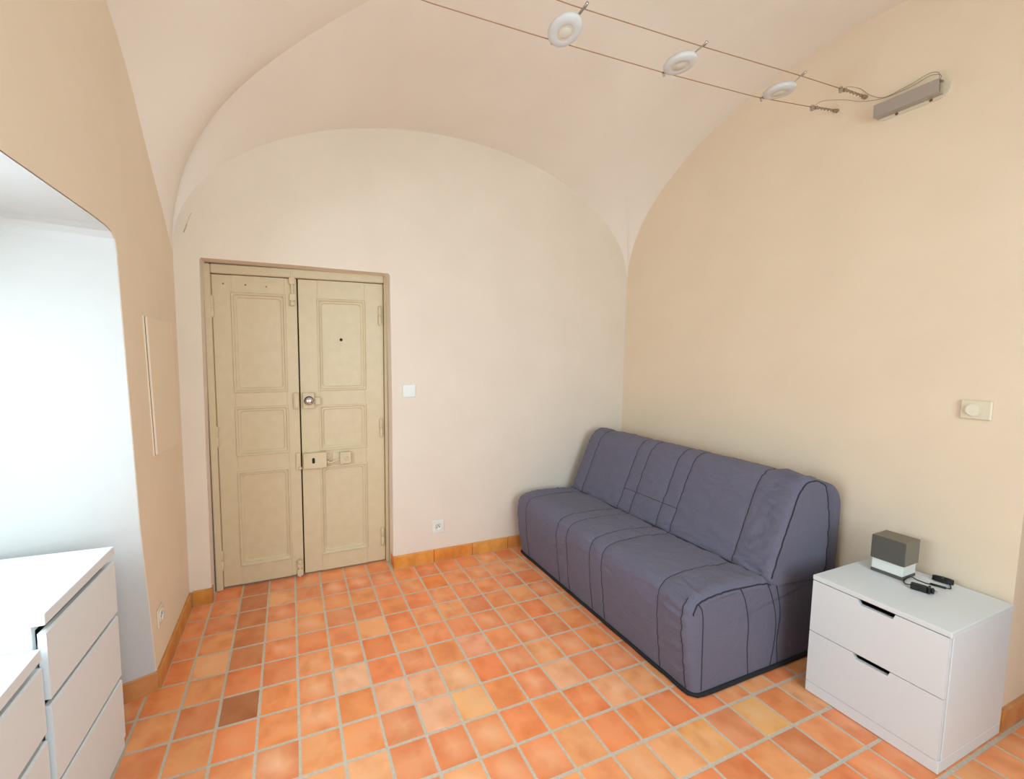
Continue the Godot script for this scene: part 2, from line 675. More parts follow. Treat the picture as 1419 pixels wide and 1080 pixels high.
func build_floor() -> void:
	var root := thing("floor")
	tag(root, "square terracotta tile floor with pale grey cement joints", "floor", "", "structure")
	var st := begin()
	box(st, Vector3(-1.0, -0.12, -0.43), Vector3(4.7, -0.0012, FRONT + 0.3))
	put("grout_bed", done(st), M.grout, root)
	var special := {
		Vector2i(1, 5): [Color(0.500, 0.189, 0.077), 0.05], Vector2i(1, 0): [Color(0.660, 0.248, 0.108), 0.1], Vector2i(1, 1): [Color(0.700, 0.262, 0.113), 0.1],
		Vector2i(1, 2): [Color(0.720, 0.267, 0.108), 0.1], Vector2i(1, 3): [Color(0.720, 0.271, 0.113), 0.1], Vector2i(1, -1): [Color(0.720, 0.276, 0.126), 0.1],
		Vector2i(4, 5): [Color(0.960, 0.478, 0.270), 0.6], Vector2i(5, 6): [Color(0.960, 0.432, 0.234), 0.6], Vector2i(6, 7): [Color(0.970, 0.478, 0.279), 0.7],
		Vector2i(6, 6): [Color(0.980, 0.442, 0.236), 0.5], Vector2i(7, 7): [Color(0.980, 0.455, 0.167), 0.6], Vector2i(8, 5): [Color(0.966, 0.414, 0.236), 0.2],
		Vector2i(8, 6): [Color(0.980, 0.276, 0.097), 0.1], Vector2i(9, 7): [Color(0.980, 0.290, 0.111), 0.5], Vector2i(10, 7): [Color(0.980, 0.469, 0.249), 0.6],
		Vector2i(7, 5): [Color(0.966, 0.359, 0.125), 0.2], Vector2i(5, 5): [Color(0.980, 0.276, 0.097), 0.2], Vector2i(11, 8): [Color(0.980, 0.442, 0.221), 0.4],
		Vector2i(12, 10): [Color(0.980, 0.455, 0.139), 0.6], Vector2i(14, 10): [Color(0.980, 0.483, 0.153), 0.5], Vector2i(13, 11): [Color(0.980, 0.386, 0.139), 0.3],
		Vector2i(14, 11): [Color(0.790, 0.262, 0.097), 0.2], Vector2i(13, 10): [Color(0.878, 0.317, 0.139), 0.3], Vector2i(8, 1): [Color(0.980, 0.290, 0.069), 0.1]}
	var g := 0.0033
	var rest := SurfaceTool.new()
	tile_into_begin(rest)
	var cam := Vector3(0.4749, 1.5117, 2.7005)
	var look := Basis.from_euler(Vector3(-0.0795, -0.3524, 0.0012)).inverse()
	var count := 0
	for j in range(-1, 36):
		for i in range(-5, 29):
			var x0 := i * U + g
			var x1 := (i + 1) * U - g
			var z0 := j * U + g
			var z1 := (j + 1) * U - g
			if j < 0:
				z0 = -0.158 + 0.006
				if x1 < 0.02 or x0 > 1.10: continue
				x1 = minf(x1, 1.112)
			elif z0 < 0.60 or z0 > 2.3:
				x0 = maxf(x0, -0.106)
			elif i < -4: continue
			if z0 < 2.03: x1 = minf(x1, 3.111)
			elif z0 > 2.93: x1 = minf(x1, 3.12)
			z1 = minf(z1, FRONT - 0.002)
			if x1 - x0 < 0.015 or z1 - z0 < 0.015: continue
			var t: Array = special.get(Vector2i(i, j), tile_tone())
			var level := rng.randf_range(-0.0004, 0.0004)
			var p := look * (Vector3((x0 + x1) / 2, 0, (z0 + z1) / 2) - cam)
			var seen := false
			if p.z < -0.1:
				var q := Vector2(609.8 + 567.28 * p.x / -p.z, 535.3 - 567.28 * p.y / -p.z)
				seen = q.x > -60 and q.x < 1480 and q.y < 1170
			var hidden := (x0 > 2.36 and z1 < 1.42) or (x0 < -0.3 and z0 > 0.95)
			if seen and not hidden and count < 300:
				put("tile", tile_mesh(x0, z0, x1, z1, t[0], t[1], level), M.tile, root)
				count += 1
			else:
				tile_into(rest, x0, z0, x1, z1, t[0], t[1], level)
	rest.index()
	rest.generate_tangents()
	var o := put("tile_field", rest.commit(), M.tile, root)
	o.set_meta("kind", "stuff")


func skirt_tile(parent: Node, a: Vector3, b: Vector3, tone: Color) -> void:   # from a to b along the foot of a wall, outer face on the right-hand side of a > b
	var d := (b - a).normalized()
	var n := Vector3.UP.cross(d)                       # out into the room
	var f := Transform3D(Basis(d, Vector3.UP, n).orthonormalized(), a)
	var w := (b - a).length()
	var st := begin()
	var t := 0.0135
	var V := []
	# outline of the section: bevelled top edge towards the room
	var sec := PackedVector2Array([Vector2(-t, -0.001), Vector2(0, -0.001), Vector2(0, 0.086), Vector2(-0.004, 0.091), Vector2(-t, 0.091)])
	for e in [0.002, w - 0.002]:
		var r := []
		for s in sec: r.append(f * Vector3(e, s.y, s.x))
		V.append(r)
	var mid: Vector3 = f * Vector3(w / 2, 0.045, -t / 2)
	st.set_uv(Vector2(0.2, 0.2))
	st.set_color(Color(tone, 1))
	for k in 5:
		var m := (k + 1) % 5
		tri_out(st, V[0][k], V[0][m], V[1][m], mid)
		tri_out(st, V[0][k], V[1][m], V[1][k], mid)
	for e in 2:
		for k in [[0, 1, 2], [0, 2, 3], [0, 3, 4]]:
			tri_out(st, V[e][k[0]], V[e][k[1]], V[e][k[2]], mid)
	put("skirting_tile", done(st), M.skirt, parent)


func build_skirting() -> void:
	M.skirt = mat(Color(1, 1, 1), 0.45)
	M.skirt.vertex_color_use_as_albedo = true
	M.skirt.albedo_texture = noise_tex(0.008, 4, [[0.0, Color(0.88, 0.82, 0.78)], [1.0, Color(1, 1, 1)]], 15)
	M.skirt.uv1_triplanar = true
	M.skirt.uv1_world_triplanar = true
	M.skirt.uv1_scale = Vector3(2, 2, 2)
	var tones := [Color(0.900, 0.378, 0.075), Color(0.875, 0.324, 0.062), Color(0.900, 0.405, 0.088), Color(0.875, 0.365, 0.100)]
	var root := thing("baseboard_back")
	tag(root, "terracotta skirting tiles along the foot of the end wall", "baseboard", "", "structure")
	var xs := [1.128, 1.423, 1.729, 2.030, 2.335, 2.64, 2.945, 3.112]
	for k in xs.size() - 1:
		skirt_tile(root, Vector3(xs[k + 1], 0, 0), Vector3(xs[k], 0, 0), tones[k % 4])
	skirt_tile(root, Vector3(1.1245, 0, 0.0), Vector3(1.1245, 0, -0.095), tones[1])
	skirt_tile(root, Vector3(0.0, 0, 0), Vector3(-0.106, 0, 0), Color(0.725, 0.311, 0.062))
	skirt_tile(root, Vector3(0.0005, 0, -0.055), Vector3(0.0005, 0, 0.0), Color(0.725, 0.297, 0.075))
	root = thing("baseboard_left")
	tag(root, "terracotta skirting tiles below the electrical cover and in the niche", "baseboard", "", "structure")
	skirt_tile(root, Vector3(-0.1065, 0, 0.002), Vector3(-0.1065, 0, 0.312), Color(0.750, 0.338, 0.075))
	skirt_tile(root, Vector3(-0.1065, 0, 0.312), Vector3(-0.1065, 0, 0.632), Color(0.750, 0.317, 0.088))
	skirt_tile(root, Vector3(-0.112, 0, 0.648), Vector3(-0.36, 0, 0.716), Color(0.700, 0.297, 0.100))
	skirt_tile(root, Vector3(-0.36, 0, 0.716), Vector3(-0.73, 0, 0.818), Color(0.700, 0.297, 0.100))
	root = thing("baseboard_right")
	tag(root, "terracotta skirting tiles along the foot of the wall behind the sofa", "baseboard", "", "structure")
	for k in 7:
		skirt_tile(root, Vector3(3.1125, 0, minf(2.048, (k + 1) * 0.3)), Vector3(3.1125, 0, k * 0.3), tones[(k + 2) % 4])
	skirt_tile(root, Vector3(3.42, 0, 2.0485), Vector3(3.1125, 0, 2.0485), Color(0.750, 0.338, 0.125))
	skirt_tile(root, Vector3(3.63, 0, 2.0485), Vector3(3.42, 0, 2.0485), Color(0.750, 0.338, 0.125))


# ---------------------------------------------------------------- windows

func window_at(called: String, frame: Transform3D, w: float, h: float, leaves: int, label: String) -> void:   # frame: origin bottom left, x along, y up, z into the room
	var root := thing(called)
	root.transform = frame
	tag(root, label, "window", "", "structure")
	var st := begin()
	var b := 0.05
	box(st, Vector3(0, 0, -0.03), Vector3(b, h, 0.03), 0.004)
	box(st, Vector3(w - b, 0, -0.03), Vector3(w, h, 0.03), 0.004)
	box(st, Vector3(b, 0, -0.03), Vector3(w - b, b, 0.03), 0.004)
	box(st, Vector3(b, h - b, -0.03), Vector3(w - b, h, 0.03), 0.004)
	put("frame", done(st), M.white_matt, root)
	var lw := (w - 2 * b) / leaves
	for k in leaves:
		var x := b + k * lw
		st = begin()
		var c := 0.045
		box(st, Vector3(x, b, -0.015), Vector3(x + c, h - b, 0.025), 0.004)
		box(st, Vector3(x + lw - c, b, -0.015), Vector3(x + lw, h - b, 0.025), 0.004)
		box(st, Vector3(x + c, b, -0.015), Vector3(x + lw - c, b + c, 0.025), 0.004)
		box(st, Vector3(x + c, h - b - c, -0.015), Vector3(x + lw - c, h - b, 0.025), 0.004)
		var o := put("casement", done(st), M.white_matt, root)
		put("pane", box_mesh(Vector3(x + c, b + c, 0.0), Vector3(x + lw - c, h - b - c, 0.004)), M.glass, o)


func build_windows() -> void:
	window_at("window_1", Transform3D(Basis(Vector3(0, 0, -1), Vector3.UP, Vector3(1, 0, 0)), Vector3(-0.80, 0.935, 2.195)), 0.87, 0.94, 2, "white casement window at the outer end of the niche")
	window_at("window_2", Transform3D(Basis(Vector3(-1, 0, 0), Vector3.UP, Vector3(0, 0, -1)), Vector3(2.7, 0.72, FRONT + 0.08)), 2.4, 1.80, 3, "wide white three-leaf window in the wall behind the camera")


# ---------------------------------------------------------------- door

func build_door() -> void:
	var root := thing("door_1", Vector3(0, 0, 0))
	tag(root, "old khaki painted panelled double door set back in the end wall", "door", "", "structure")
	var st := begin()
	var zf := -0.128
	box(st, Vector3(0.002, 0.0, -0.2), Vector3(0.042, 2.05, zf + 0.010), 0.006)
	box(st, Vector3(1.100, 0.0, -0.2), Vector3(1.123, 2.05, zf + 0.006), 0.004)
	box(st, Vector3(0.042, 1.994, -0.2), Vector3(1.100, 2.05, zf + 0.006), 0.006)
	put("frame", done(st), M.door, root)
	put("door_gap", box_mesh(Vector3(0.04, 0.0, -0.199), Vector3(1.102, 2.0, -0.186)), M.dark_gap, root)
	var hang := [
		[0.0436, 0.531, [[0.155, 0.460, 1.270, 1.878], [0.154, 0.454, 0.865, 1.165], [0.152, 0.448, 0.140, 0.752]]],
		[0.539, 1.097, [[0.658, 0.960, 1.268, 1.864], [0.660, 0.965, 0.860, 1.155], [0.664, 0.965, 0.133, 0.740]]]]
	for side in 2:
		var x0: float = hang[side][0]
		var x1: float = hang[side][1]
		var leaf := Node3D.new()
		leaf.name = part_name("door_leaf", root)
		root.add_child(leaf, true)
		var P: Array = hang[side][2]
		var pl: float = (P[0][0] + P[1][0] + P[2][0]) / 3.0
		var pr: float = (P[0][1] + P[1][1] + P[2][1]) / 3.0
		var z1 := -0.14
		var z0 := -0.184
		for e in [[x0, pl], [pr, x1]]:
			put("stile", box_mesh(Vector3(e[0], 0.012, z0), Vector3(e[1], 1.99, z1), 0.003), M.door, leaf)
		var ys := [[0.012, P[2][2]], [P[2][3], P[1][2]], [P[1][3], P[0][2]], [P[0][3], 1.99]]
		for e in ys:
			put("rail", box_mesh(Vector3(pl - 0.001, e[0], z0), Vector3(pr + 0.001, e[1], z1 - 0.0004), 0.0004), M.door, leaf)
		for k in 3:
			var lo := Vector2(pl, P[k][2])
			var hi := Vector2(pr, P[k][3])
			put("panel", box_mesh(Vector3(lo.x, lo.y, z0 + 0.006), Vector3(hi.x, hi.y, z1 - 0.0165)), M.door, leaf)
			st = begin(true)
			var loops := []
			for e in [[-0.009, -0.0005, 0.002], [-0.006, 0.007, 0.004], [0.001, 0.009, 0.007], [0.006, 0.005, 0.012], [0.008, -0.008, 0.014], [0.010, -0.0085, 0.015], [0.016, -0.005, 0.018], [0.021, -0.007, 0.020], [0.024, -0.0165, 0.020], [0.027, -0.0185, 0.020]]:
				var ring := []
				for v in rounded_rect(lo + Vector2(e[0], e[0]), hi - Vector2(e[0], e[0]), e[2], 5):
					ring.append(Vector3(v.x, v.y, z1 + e[1]))
				loops.append(ring)
			surface(st, loops, false, true)
			put("moulding", done(st), M.door, leaf)
	# hinges: three knuckles on each side
	for e in [[1.071, 1.771], [1.073, 0.986], [1.075, 0.192], [0.043, 1.795], [0.041, 0.991], [0.040, 0.193]]:
		st = begin(true)
		lathe(st, [[0.0, 0.070], [0.006, 0.067], [0.011, 0.058], [0.0115, 0.006], [0.008, 0.003], [0.008, -0.003], [0.0115, -0.006], [0.0115, -0.058], [0.006, -0.067], [0.0, -0.070]], Transform3D(Basis.IDENTITY, Vector3(e[0], e[1], -0.131)), 12)
		put("hinge", done(st), M.door, root)
	# long lock box with keyhole, its keeper and the small latch beside it
	var o := put("lock_box", box_mesh(Vector3(0.545, 0.745, -0.14), Vector3(0.695, 0.850, -0.098), 0.004), M.door, root)
	st = begin()
	prism(st, rounded_rect(Vector2(0.600, 0.781), Vector2(0.618, 0.818), 0.007, 4), Transform3D(Basis.IDENTITY, Vector3(0, 0, -0.0985)), 0.0012)
	put("keyhole", done(st), M.dark_gap, o)
	put("screw", lathe_mesh([[0.0, 0.002], [0.004, 0.0015], [0.005, 0.0]], Transform3D(Basis(Vector3.RIGHT, PI / 2), Vector3(0.684, 0.837, -0.098)), 10), M.door, o)
	put("screw", lathe_mesh([[0.0, 0.002], [0.004, 0.0015], [0.005, 0.0]], Transform3D(Basis(Vector3.RIGHT, PI / 2), Vector3(0.560, 0.837, -0.098)), 10), M.door, o)
	put("lock_keeper", box_mesh(Vector3(0.500, 0.738, -0.14), Vector3(0.529, 0.853, -0.122), 0.003), M.door, root)
	put("keeper_pin", box_mesh(Vector3(0.515, 0.745, -0.125), Vector3(0.536, 0.762, -0.103), 0.004), M.door, root)
	o = put("latch_box", box_mesh(Vector3(0.782, 0.757, -0.14), Vector3(0.858, 0.838, -0.106), 0.004), M.door, root)
	put("latch_star", star(Vector3(0.823, 0.797, -0.106)), M.door, o)
	st = begin(true)
	tube(st, curve3([Vector3(0.694, 0.775, -0.12), Vector3(0.72, 0.773, -0.112), Vector3(0.75, 0.783, -0.114), Vector3(0.785, 0.790, -0.118)], 5), 0.0065, 8)
	tube(st, [Vector3(0.706, 0.765, -0.119), Vector3(0.706, 0.788, -0.110)], 0.010, 10)
	put("latch_lever", done(st), M.door, root)
	put("latch_plate", box_mesh(Vector3(0.735, 0.760, -0.14), Vector3(0.783, 0.836, -0.130), 0.002), M.door, root)
	# night latch with chrome knob, its rose and its keeper
	o = put("night_latch", box_mesh(Vector3(0.552, 1.147, -0.14), Vector3(0.626, 1.252, -0.116), 0.004), M.door, root)
	put("latch_block", box_mesh(Vector3(0.626, 1.172, -0.14), Vector3(0.664, 1.222, -0.112), 0.004), M.door, root)
	put("knob_ring", lathe_mesh([[0.030, 0.0], [0.030, 0.006], [0.024, 0.010], [0.0, 0.010]], Transform3D(Basis(Vector3.RIGHT, PI / 2), Vector3(0.590, 1.200, -0.116)), 24), M.dark_gap, o)
	put("knob", lathe_mesh([[0.010, 0.0], [0.012, 0.014], [0.022, 0.018], [0.026, 0.026], [0.022, 0.036], [0.012, 0.041], [0.0, 0.042]], Transform3D(Basis(Vector3.RIGHT, PI / 2), Vector3(0.590, 1.200, -0.112)), 24), M.chrome, o).set_meta("label", "chrome knob")
	o = put("latch_keeper", box_mesh(Vector3(0.494, 1.148, -0.14), Vector3(0.528, 1.255, -0.112), 0.004), M.door, root)
	put("keeper_lip", box_mesh(Vector3(0.502, 1.160, -0.113), Vector3(0.526, 1.243, -0.107), 0.003), M.door, o)
	# sliding bolts at the head and foot of the left leaf
	for e in [[0.507, 1.815, 2.035, 1.0], [0.511, 0.0, 0.125, -1.0]]:
		st = begin()
		box(st, Vector3(e[0] - 0.012, e[1], -0.136), Vector3(e[0] + 0.004, e[2], -0.120), 0.003)
		for y in [0.25, 0.72]:
			var yy: float = lerpf(e[1], e[2], y)
			box(st, Vector3(e[0] - 0.022, yy - 0.022, -0.141), Vector3(e[0] + 0.016, yy + 0.022, -0.118), 0.003)
		var yk: float = e[1] + 0.012 if e[3] > 0 else e[2] - 0.012
		box(st, Vector3(e[0] - 0.016, yk - 0.012, -0.13), Vector3(e[0] + 0.010, yk + 0.012, -0.098), 0.004)
		put("sliding_bolt", done(st), M.door, root)
	put("spyhole", lathe_mesh([[0.010, 0.0], [0.010, 0.003], [0.007, 0.004], [0.0, 0.003]], Transform3D(Basis(Vector3.RIGHT, PI / 2), Vector3(0.809, 1.604, -0.157)), 16), M.dark_gap, root)
	for e in [[0.108, 1.936], [0.232, 1.935], [0.351, 1.930]]:
		put("nail", lathe_mesh([[0.0055, 0.0], [0.005, 0.004], [0.0, 0.006]], Transform3D(Basis(Vector3.RIGHT, PI / 2), Vector3(e[0], e[1], -0.140)), 10), M.alu_dark, root)


func star(at: Vector3) -> ArrayMesh:
	var o := PackedVector2Array()
	for k in 12:
		var r := 0.017 if k % 2 == 0 else 0.007
		o.append(Vector2(cos(TAU * k / 12), sin(TAU * k / 12)) * r)
	var st := begin()
	prism(st, o, Transform3D(Basis.IDENTITY, at), 0.008)
	return done(st)


# ---------------------------------------------------------------- sofa

const SEAMS := [0.20, 0.565, 0.665, 0.872, 0.970, 1.335]
const SOFA0 := 0.07
const SOFA1 := 1.508

func pillow(z: float) -> float:   # how far the padding stands out between two seams, 0 on a seam
	var e := [SOFA0 - 0.02] + SEAMS + [SOFA1 + 0.02]
	for k in e.size() - 1:
		if z >= e[k] and z <= e[k + 1]:
			var f: float = (z - e[k]) / (e[k + 1] - e[k])
			var w: float = e[k + 1] - e[k]
			return minf(1.0, w / 0.25 + 0.25) * pow(maxf(0.0, 1.0 - pow(absf(2.0 * f - 1.0), 3.0)), 0.6)
	return 0.0


func outward(prof: PackedVector2Array) -> PackedVector2Array:
	var out := PackedVector2Array()
	for k in prof.size():
		var d := (prof[mini(k + 1, prof.size() - 1)] - prof[maxi(k - 1, 0)]).normalized()
		out.append(Vector2(-d.y, d.x))
	return out


func sofa_point(prof: PackedVector2Array, nrm: PackedVector2Array, k: int, z: float, S: Dictionary, lift := 0.0) -> Vector3:
	var f := float(k) / (prof.size() - 1)
	var p := prof[k]
	var d: float = minf(z - S.z0, S.z1 - z)
	var inset := 0.0
	if d < S.r:
		var q: float = 1.0 - d / S.r
		inset = S.r * (1.0 - sqrt(maxf(0.0, 1.0 - q * q)))
	var live: float = smoothstep(0.0, 0.10, f) * smoothstep(0.0, 0.10, 1.0 - f)
	var w: float = live * noise.get_noise_3d(p.x * 7.0 + S.salt, p.y * 13.0, z * 5.0)
	w += 0.8 * live * noise.get_noise_3d(p.x * 22.0, p.y * 30.0 + S.salt, z * 12.0)
	# gathers pulled towards the right-hand edge
	w += 2.4 * live * smoothstep(1.30, 1.42, z) * (1.0 - smoothstep(1.45, 1.495, z)) * noise.get_noise_2d((p.y + p.x * 0.3) * 46.0 + z * 9.0, S.salt + z * 4.0)
	w += 1.2 * live * (1.0 - smoothstep(0.42, 0.62, p.y)) * smoothstep(2.2, 2.5, p.x) * (1.0 - smoothstep(1.44, 1.495, z)) * noise.get_noise_2d(p.x * 60.0 + p.y * 50.0 + z * 4.0, z * 9.0 + S.salt)
	var v: Vector2 = p + nrm[k] * (S.puff * pillow(z) * smoothstep(0.0, 0.16, f) + S.wrinkle * w - inset + lift)
	return Vector3(v.x, maxf(v.y, 0.004), z)


func sofa_piece(prof: PackedVector2Array, S: Dictionary) -> ArrayMesh:
	var nrm := outward(prof)
	var zs := []
	var R := [0.0, 0.06, 0.2, 0.4, 0.65, 1.0]
	for r in R:
		zs.append(S.z0 + S.r * r)
		zs.append(S.z1 - S.r * r)
	var n := 120
	for k in range(1, n):
		zs.append(lerpf(S.z0 + S.r, S.z1 - S.r, float(k) / n))
	for z in SEAMS:
		for d in [-0.008, -0.003, 0.0, 0.003, 0.008]:
			zs.append(z + d)
	zs.sort()
	var rows := []
	for z in zs:
		var row := []
		for k in prof.size():
			row.append(sofa_point(prof, nrm, k, z, S))
		rows.append(row)
	var st := begin(true)
	surface(st, rows)
	# ends
	for e in [0, rows.size() - 1]:
		st.set_smooth_group(2 + e)
		var n2: int = rows[e].size()
		var away := Vector3(0, 0, 0.1 if e == 0 else -0.1)
		for k in n2 / 2:
			var a: Vector3 = rows[e][k]
			var b: Vector3 = rows[e][mini(k + 1, n2 - 1)]
			var c: Vector3 = rows[e][maxi(n2 - 2 - k, 0)]
			var d: Vector3 = rows[e][n2 - 1 - k]
			tri_out(st, a, b, c, (a + b + c) / 3.0 + away)
			tri_out(st, a, c, d, (a + c + d) / 3.0 + away)
	return done(st)


func seam_line(prof: PackedVector2Array, z: float, S: Dictionary, a := 0.0, b := 1.0, lift := 0.0008) -> Array:
	var nrm := outward(prof)
	var pts := []
	for k in prof.size():
		var f := float(k) / (prof.size() - 1)
		if f >= a and f <= b:
			pts.append(sofa_point(prof, nrm, k, z, S, lift))
	return pts


func build_sofa() -> void:
	var root := thing("sofa", Vector3(0, 0, 0))
	tag(root, "slate grey fabric covered sofa bed against the right wall beside the white cabinet", "sofa")
	# profiles run from the front foot over the top to the rear (x is depth, y is height)
	var seat := smooth_curve([Vector2(2.100, 0.010), Vector2(2.086, 0.10), Vector2(2.070, 0.24), Vector2(2.062, 0.35), Vector2(2.072, 0.415), Vector2(2.105, 0.452), Vector2(2.17, 0.466), Vector2(2.30, 0.470), Vector2(2.44, 0.464), Vector2(2.55, 0.452), Vector2(2.62, 0.43), Vector2(2.9, 0.42), Vector2(2.99, 0.40), Vector2(3.0, 0.2), Vector2(3.0, 0.012)], 9)
	var A := {z0 = SOFA0, z1 = SOFA1, puff = 0.010, wrinkle = 0.0055, r = 0.036, salt = 0.0}
	put("seat", sofa_piece(seat, A), M.cloth, root)
	var back := smooth_curve([Vector2(2.61, 0.40), Vector2(2.556, 0.448), Vector2(2.575, 0.52), Vector2(2.625, 0.64), Vector2(2.680, 0.77), Vector2(2.722, 0.855), Vector2(2.765, 0.899), Vector2(2.82, 0.912), Vector2(2.88, 0.903), Vector2(2.93, 0.872), Vector2(2.962, 0.81), Vector2(2.985, 0.70), Vector2(2.99, 0.56), Vector2(2.985, 0.44), Vector2(2.95, 0.385)], 9)
	var B := {z0 = SOFA0 + 0.01, z1 = SOFA1 + 0.006, puff = 0.008, wrinkle = 0.006, r = 0.03, salt = 40.0}
	put("backrest", sofa_piece(back, B), M.cloth, root)
	var flap := smooth_curve([Vector2(3.004, 0.30), Vector2(3.006, 0.55), Vector2(2.992, 0.76), Vector2(2.985, 0.83), Vector2(3.02, 0.856), Vector2(3.07, 0.832), Vector2(3.100, 0.775), Vector2(3.108, 0.70), Vector2(3.104, 0.5), Vector2(3.10, 0.30)], 5)
	put("back_flap", sofa_piece(flap, {z0 = SOFA0 + 0.02, z1 = SOFA1 - 0.004, puff = 0.003, wrinkle = 0.004, r = 0.035, salt = 80.0}), M.cloth, root)
	for z in SEAMS:
		put("seam", tube_mesh(seam_line(seat, z, A, 0.0, 0.69), 0.0019, 6), M.seam, root)
		put("seam", tube_mesh(seam_line(back, z, B, 0.08, 0.75), 0.0019, 6), M.seam, root)
	# piping round the right-hand end
	put("piping", tube_mesh(seam_line(seat, SOFA1 - 0.003, A, 0.25, 0.69), 0.0032, 6), M.seam, root)
	put("piping", tube_mesh(seam_line(back, SOFA1 + 0.003, B, 0.08, 0.97), 0.0032, 6), M.seam, root)
	var e0 := SOFA1 + 0.0005
	var lines := [
		[Vector3(2.100, 0.436, e0), Vector3(2.128, 0.38, e0), Vector3(2.136, 0.22, e0), Vector3(2.142, 0.03, e0)],
		[Vector3(2.362, 0.452, e0), Vector3(2.400, 0.38, e0), Vector3(2.428, 0.27, e0), Vector3(2.43, 0.15, e0), Vector3(2.446, 0.02, e0)],
		[Vector3(2.545, 0.44, e0), Vector3(2.580, 0.376, e0), Vector3(2.618, 0.27, e0), Vector3(2.625, 0.16, e0), Vector3(2.600, 0.02, e0)],
		[Vector3(2.607, 0.43, e0), Vector3(2.640, 0.33, e0), Vector3(2.652, 0.25, e0), Vector3(2.640, 0.14, e0), Vector3(2.655, 0.02, e0)]]
	put("seam", tube_mesh(seam_line(seat, 1.470, A, 0.0, 0.34), 0.0019, 6), M.seam, root)
	for l in lines:
		put("seam", tube_mesh(curve3(l, 6), 0.0022, 6), M.seam, root)
	# the dark binding along the hem
	var st := begin(true)
	var hem := []
	var sn := outward(seat)
	for k in 61:
		var z := lerpf(SOFA0 + 0.001, SOFA1 - 0.002, k / 60.0)
		var p := sofa_point(seat, sn, 0, z, A)
		hem.append(Vector3(p.x - 0.004 + 0.004 * noise.get_noise_1d(z * 6.0), 0.0115 + 0.002 * noise.get_noise_1d(z * 5.0 + 9.0), z))
	hem = hem + [Vector3(2.16, 0.0115, SOFA1 + 0.002), Vector3(2.19, 0.0115, SOFA1 + 0.003), Vector3(2.30, 0.012, SOFA1 + 0.004), Vector3(2.42, 0.0115, SOFA1 + 0.003), Vector3(2.6, 0.0115, SOFA1 + 0.004), Vector3(2.8, 0.0115, SOFA1 + 0.003), Vector3(2.98, 0.0115, SOFA1 + 0.002)]
	tube(st, hem, 0.0105, 8)
	put("hem", done(st), M.hem, root)
	# dark tube where seat and back meet, standing in for the shade there
	var deep := []
	for k in 81:
		var z := lerpf(SOFA0 + 0.02, SOFA1 - 0.03, k / 80.0)
		deep.append(Vector3(2.549 - 0.006 * pillow(z), 0.456 + 0.005 * pillow(z) + 0.002 * noise.get_noise_1d(z * 12.0), z))
	put("crease_shade", tube_mesh(deep, 0.0045, 8), M.seam, root)
	# pulled tuck across the middle bands of the back
	var tuck := []
	var bn := outward(back)
	var at := 0
	for k in back.size() / 2:
		if absf(back[k].y - 0.60) < absf(back[at].y - 0.60):
			at = k
	for k in 43:
		tuck.append(sofa_point(back, bn, at, lerpf(0.567, 0.972, k / 42.0), B, 0.0006))
	put("tuck", tube_mesh(tuck, 0.0016, 6), M.seam, root)


# ---------------------------------------------------------------- cabinets

func build_white_cabinet() -> void:
	var at := Vector3(2.622, 0, 1.641)
	var root := thing("drawer_cabinet", at)
	tag(root, "white two drawer cabinet with cut-out grips standing to the right of the sofa", "cabinet")
	var D := 0.474
	var W := 0.404
	var st := begin()
	box(st, Vector3(0.020, 0.050, 0.0), Vector3(D, 0.520, 0.016), 0.001)
	box(st, Vector3(0.020, 0.050, W - 0.016), Vector3(D, 0.520, W), 0.001)
	box(st, Vector3(D - 0.006, 0.050, 0.016), Vector3(D, 0.520, W - 0.016))
	box(st, Vector3(0.020, 0.050, 0.016), Vector3(D - 0.006, 0.066, W - 0.016))
	put("carcass", done(st), M.white, root)
	put("top_board", box_mesh(Vector3(0.0, 0.520, -0.001), Vector3(D + 0.002, 0.540, W + 0.001), 0.0015), M.white, root)
	st = begin()
	box(st, Vector3(0.001, 0.002, 0.0), Vector3(0.019, 0.049, W), 0.0015)
	box(st, Vector3(0.019, 0.002, 0.0), Vector3(D, 0.049, 0.016), 0.0015)
	box(st, Vector3(0.019, 0.002, W - 0.016), Vector3(D, 0.049, W), 0.0015)
	put("plinth", done(st), M.white, root)
	for e in [[0.2875, 0.5165], [0.052, 0.284]]:
		var y0: float = e[0]
		var y1: float = e[1]
		st = begin()
		var o := PackedVector2Array([Vector2(0.001, y0), Vector2(W - 0.004, y0), Vector2(W - 0.004, y1), Vector2(0.262, y1), Vector2(0.257, y1 - 0.018), Vector2(0.254, y1 - 0.020), Vector2(0.161, y1 - 0.020), Vector2(0.158, y1 - 0.018), Vector2(0.150, y1), Vector2(0.001, y1)])
		prism(st, o, Transform3D(Basis(Vector3(0, 0, 1), Vector3(0, 1, 0), Vector3(1, 0, 0)), Vector3.ZERO), 0.018)
		var f := put("drawer", done(st), M.white, root)
		st = begin()
		box(st, Vector3(0.024, y0 + 0.012, 0.030), Vector3(D - 0.03, y1 - 0.06, 0.042))
		box(st, Vector3(0.024, y0 + 0.012, W - 0.042), Vector3(D - 0.03, y1 - 0.06, W - 0.030))
		box(st, Vector3(0.024, y0 + 0.012, 0.042), Vector3(D - 0.03, y0 + 0.022, W - 0.042))
		put("drawer_box", done(st), M.white_matt, f)


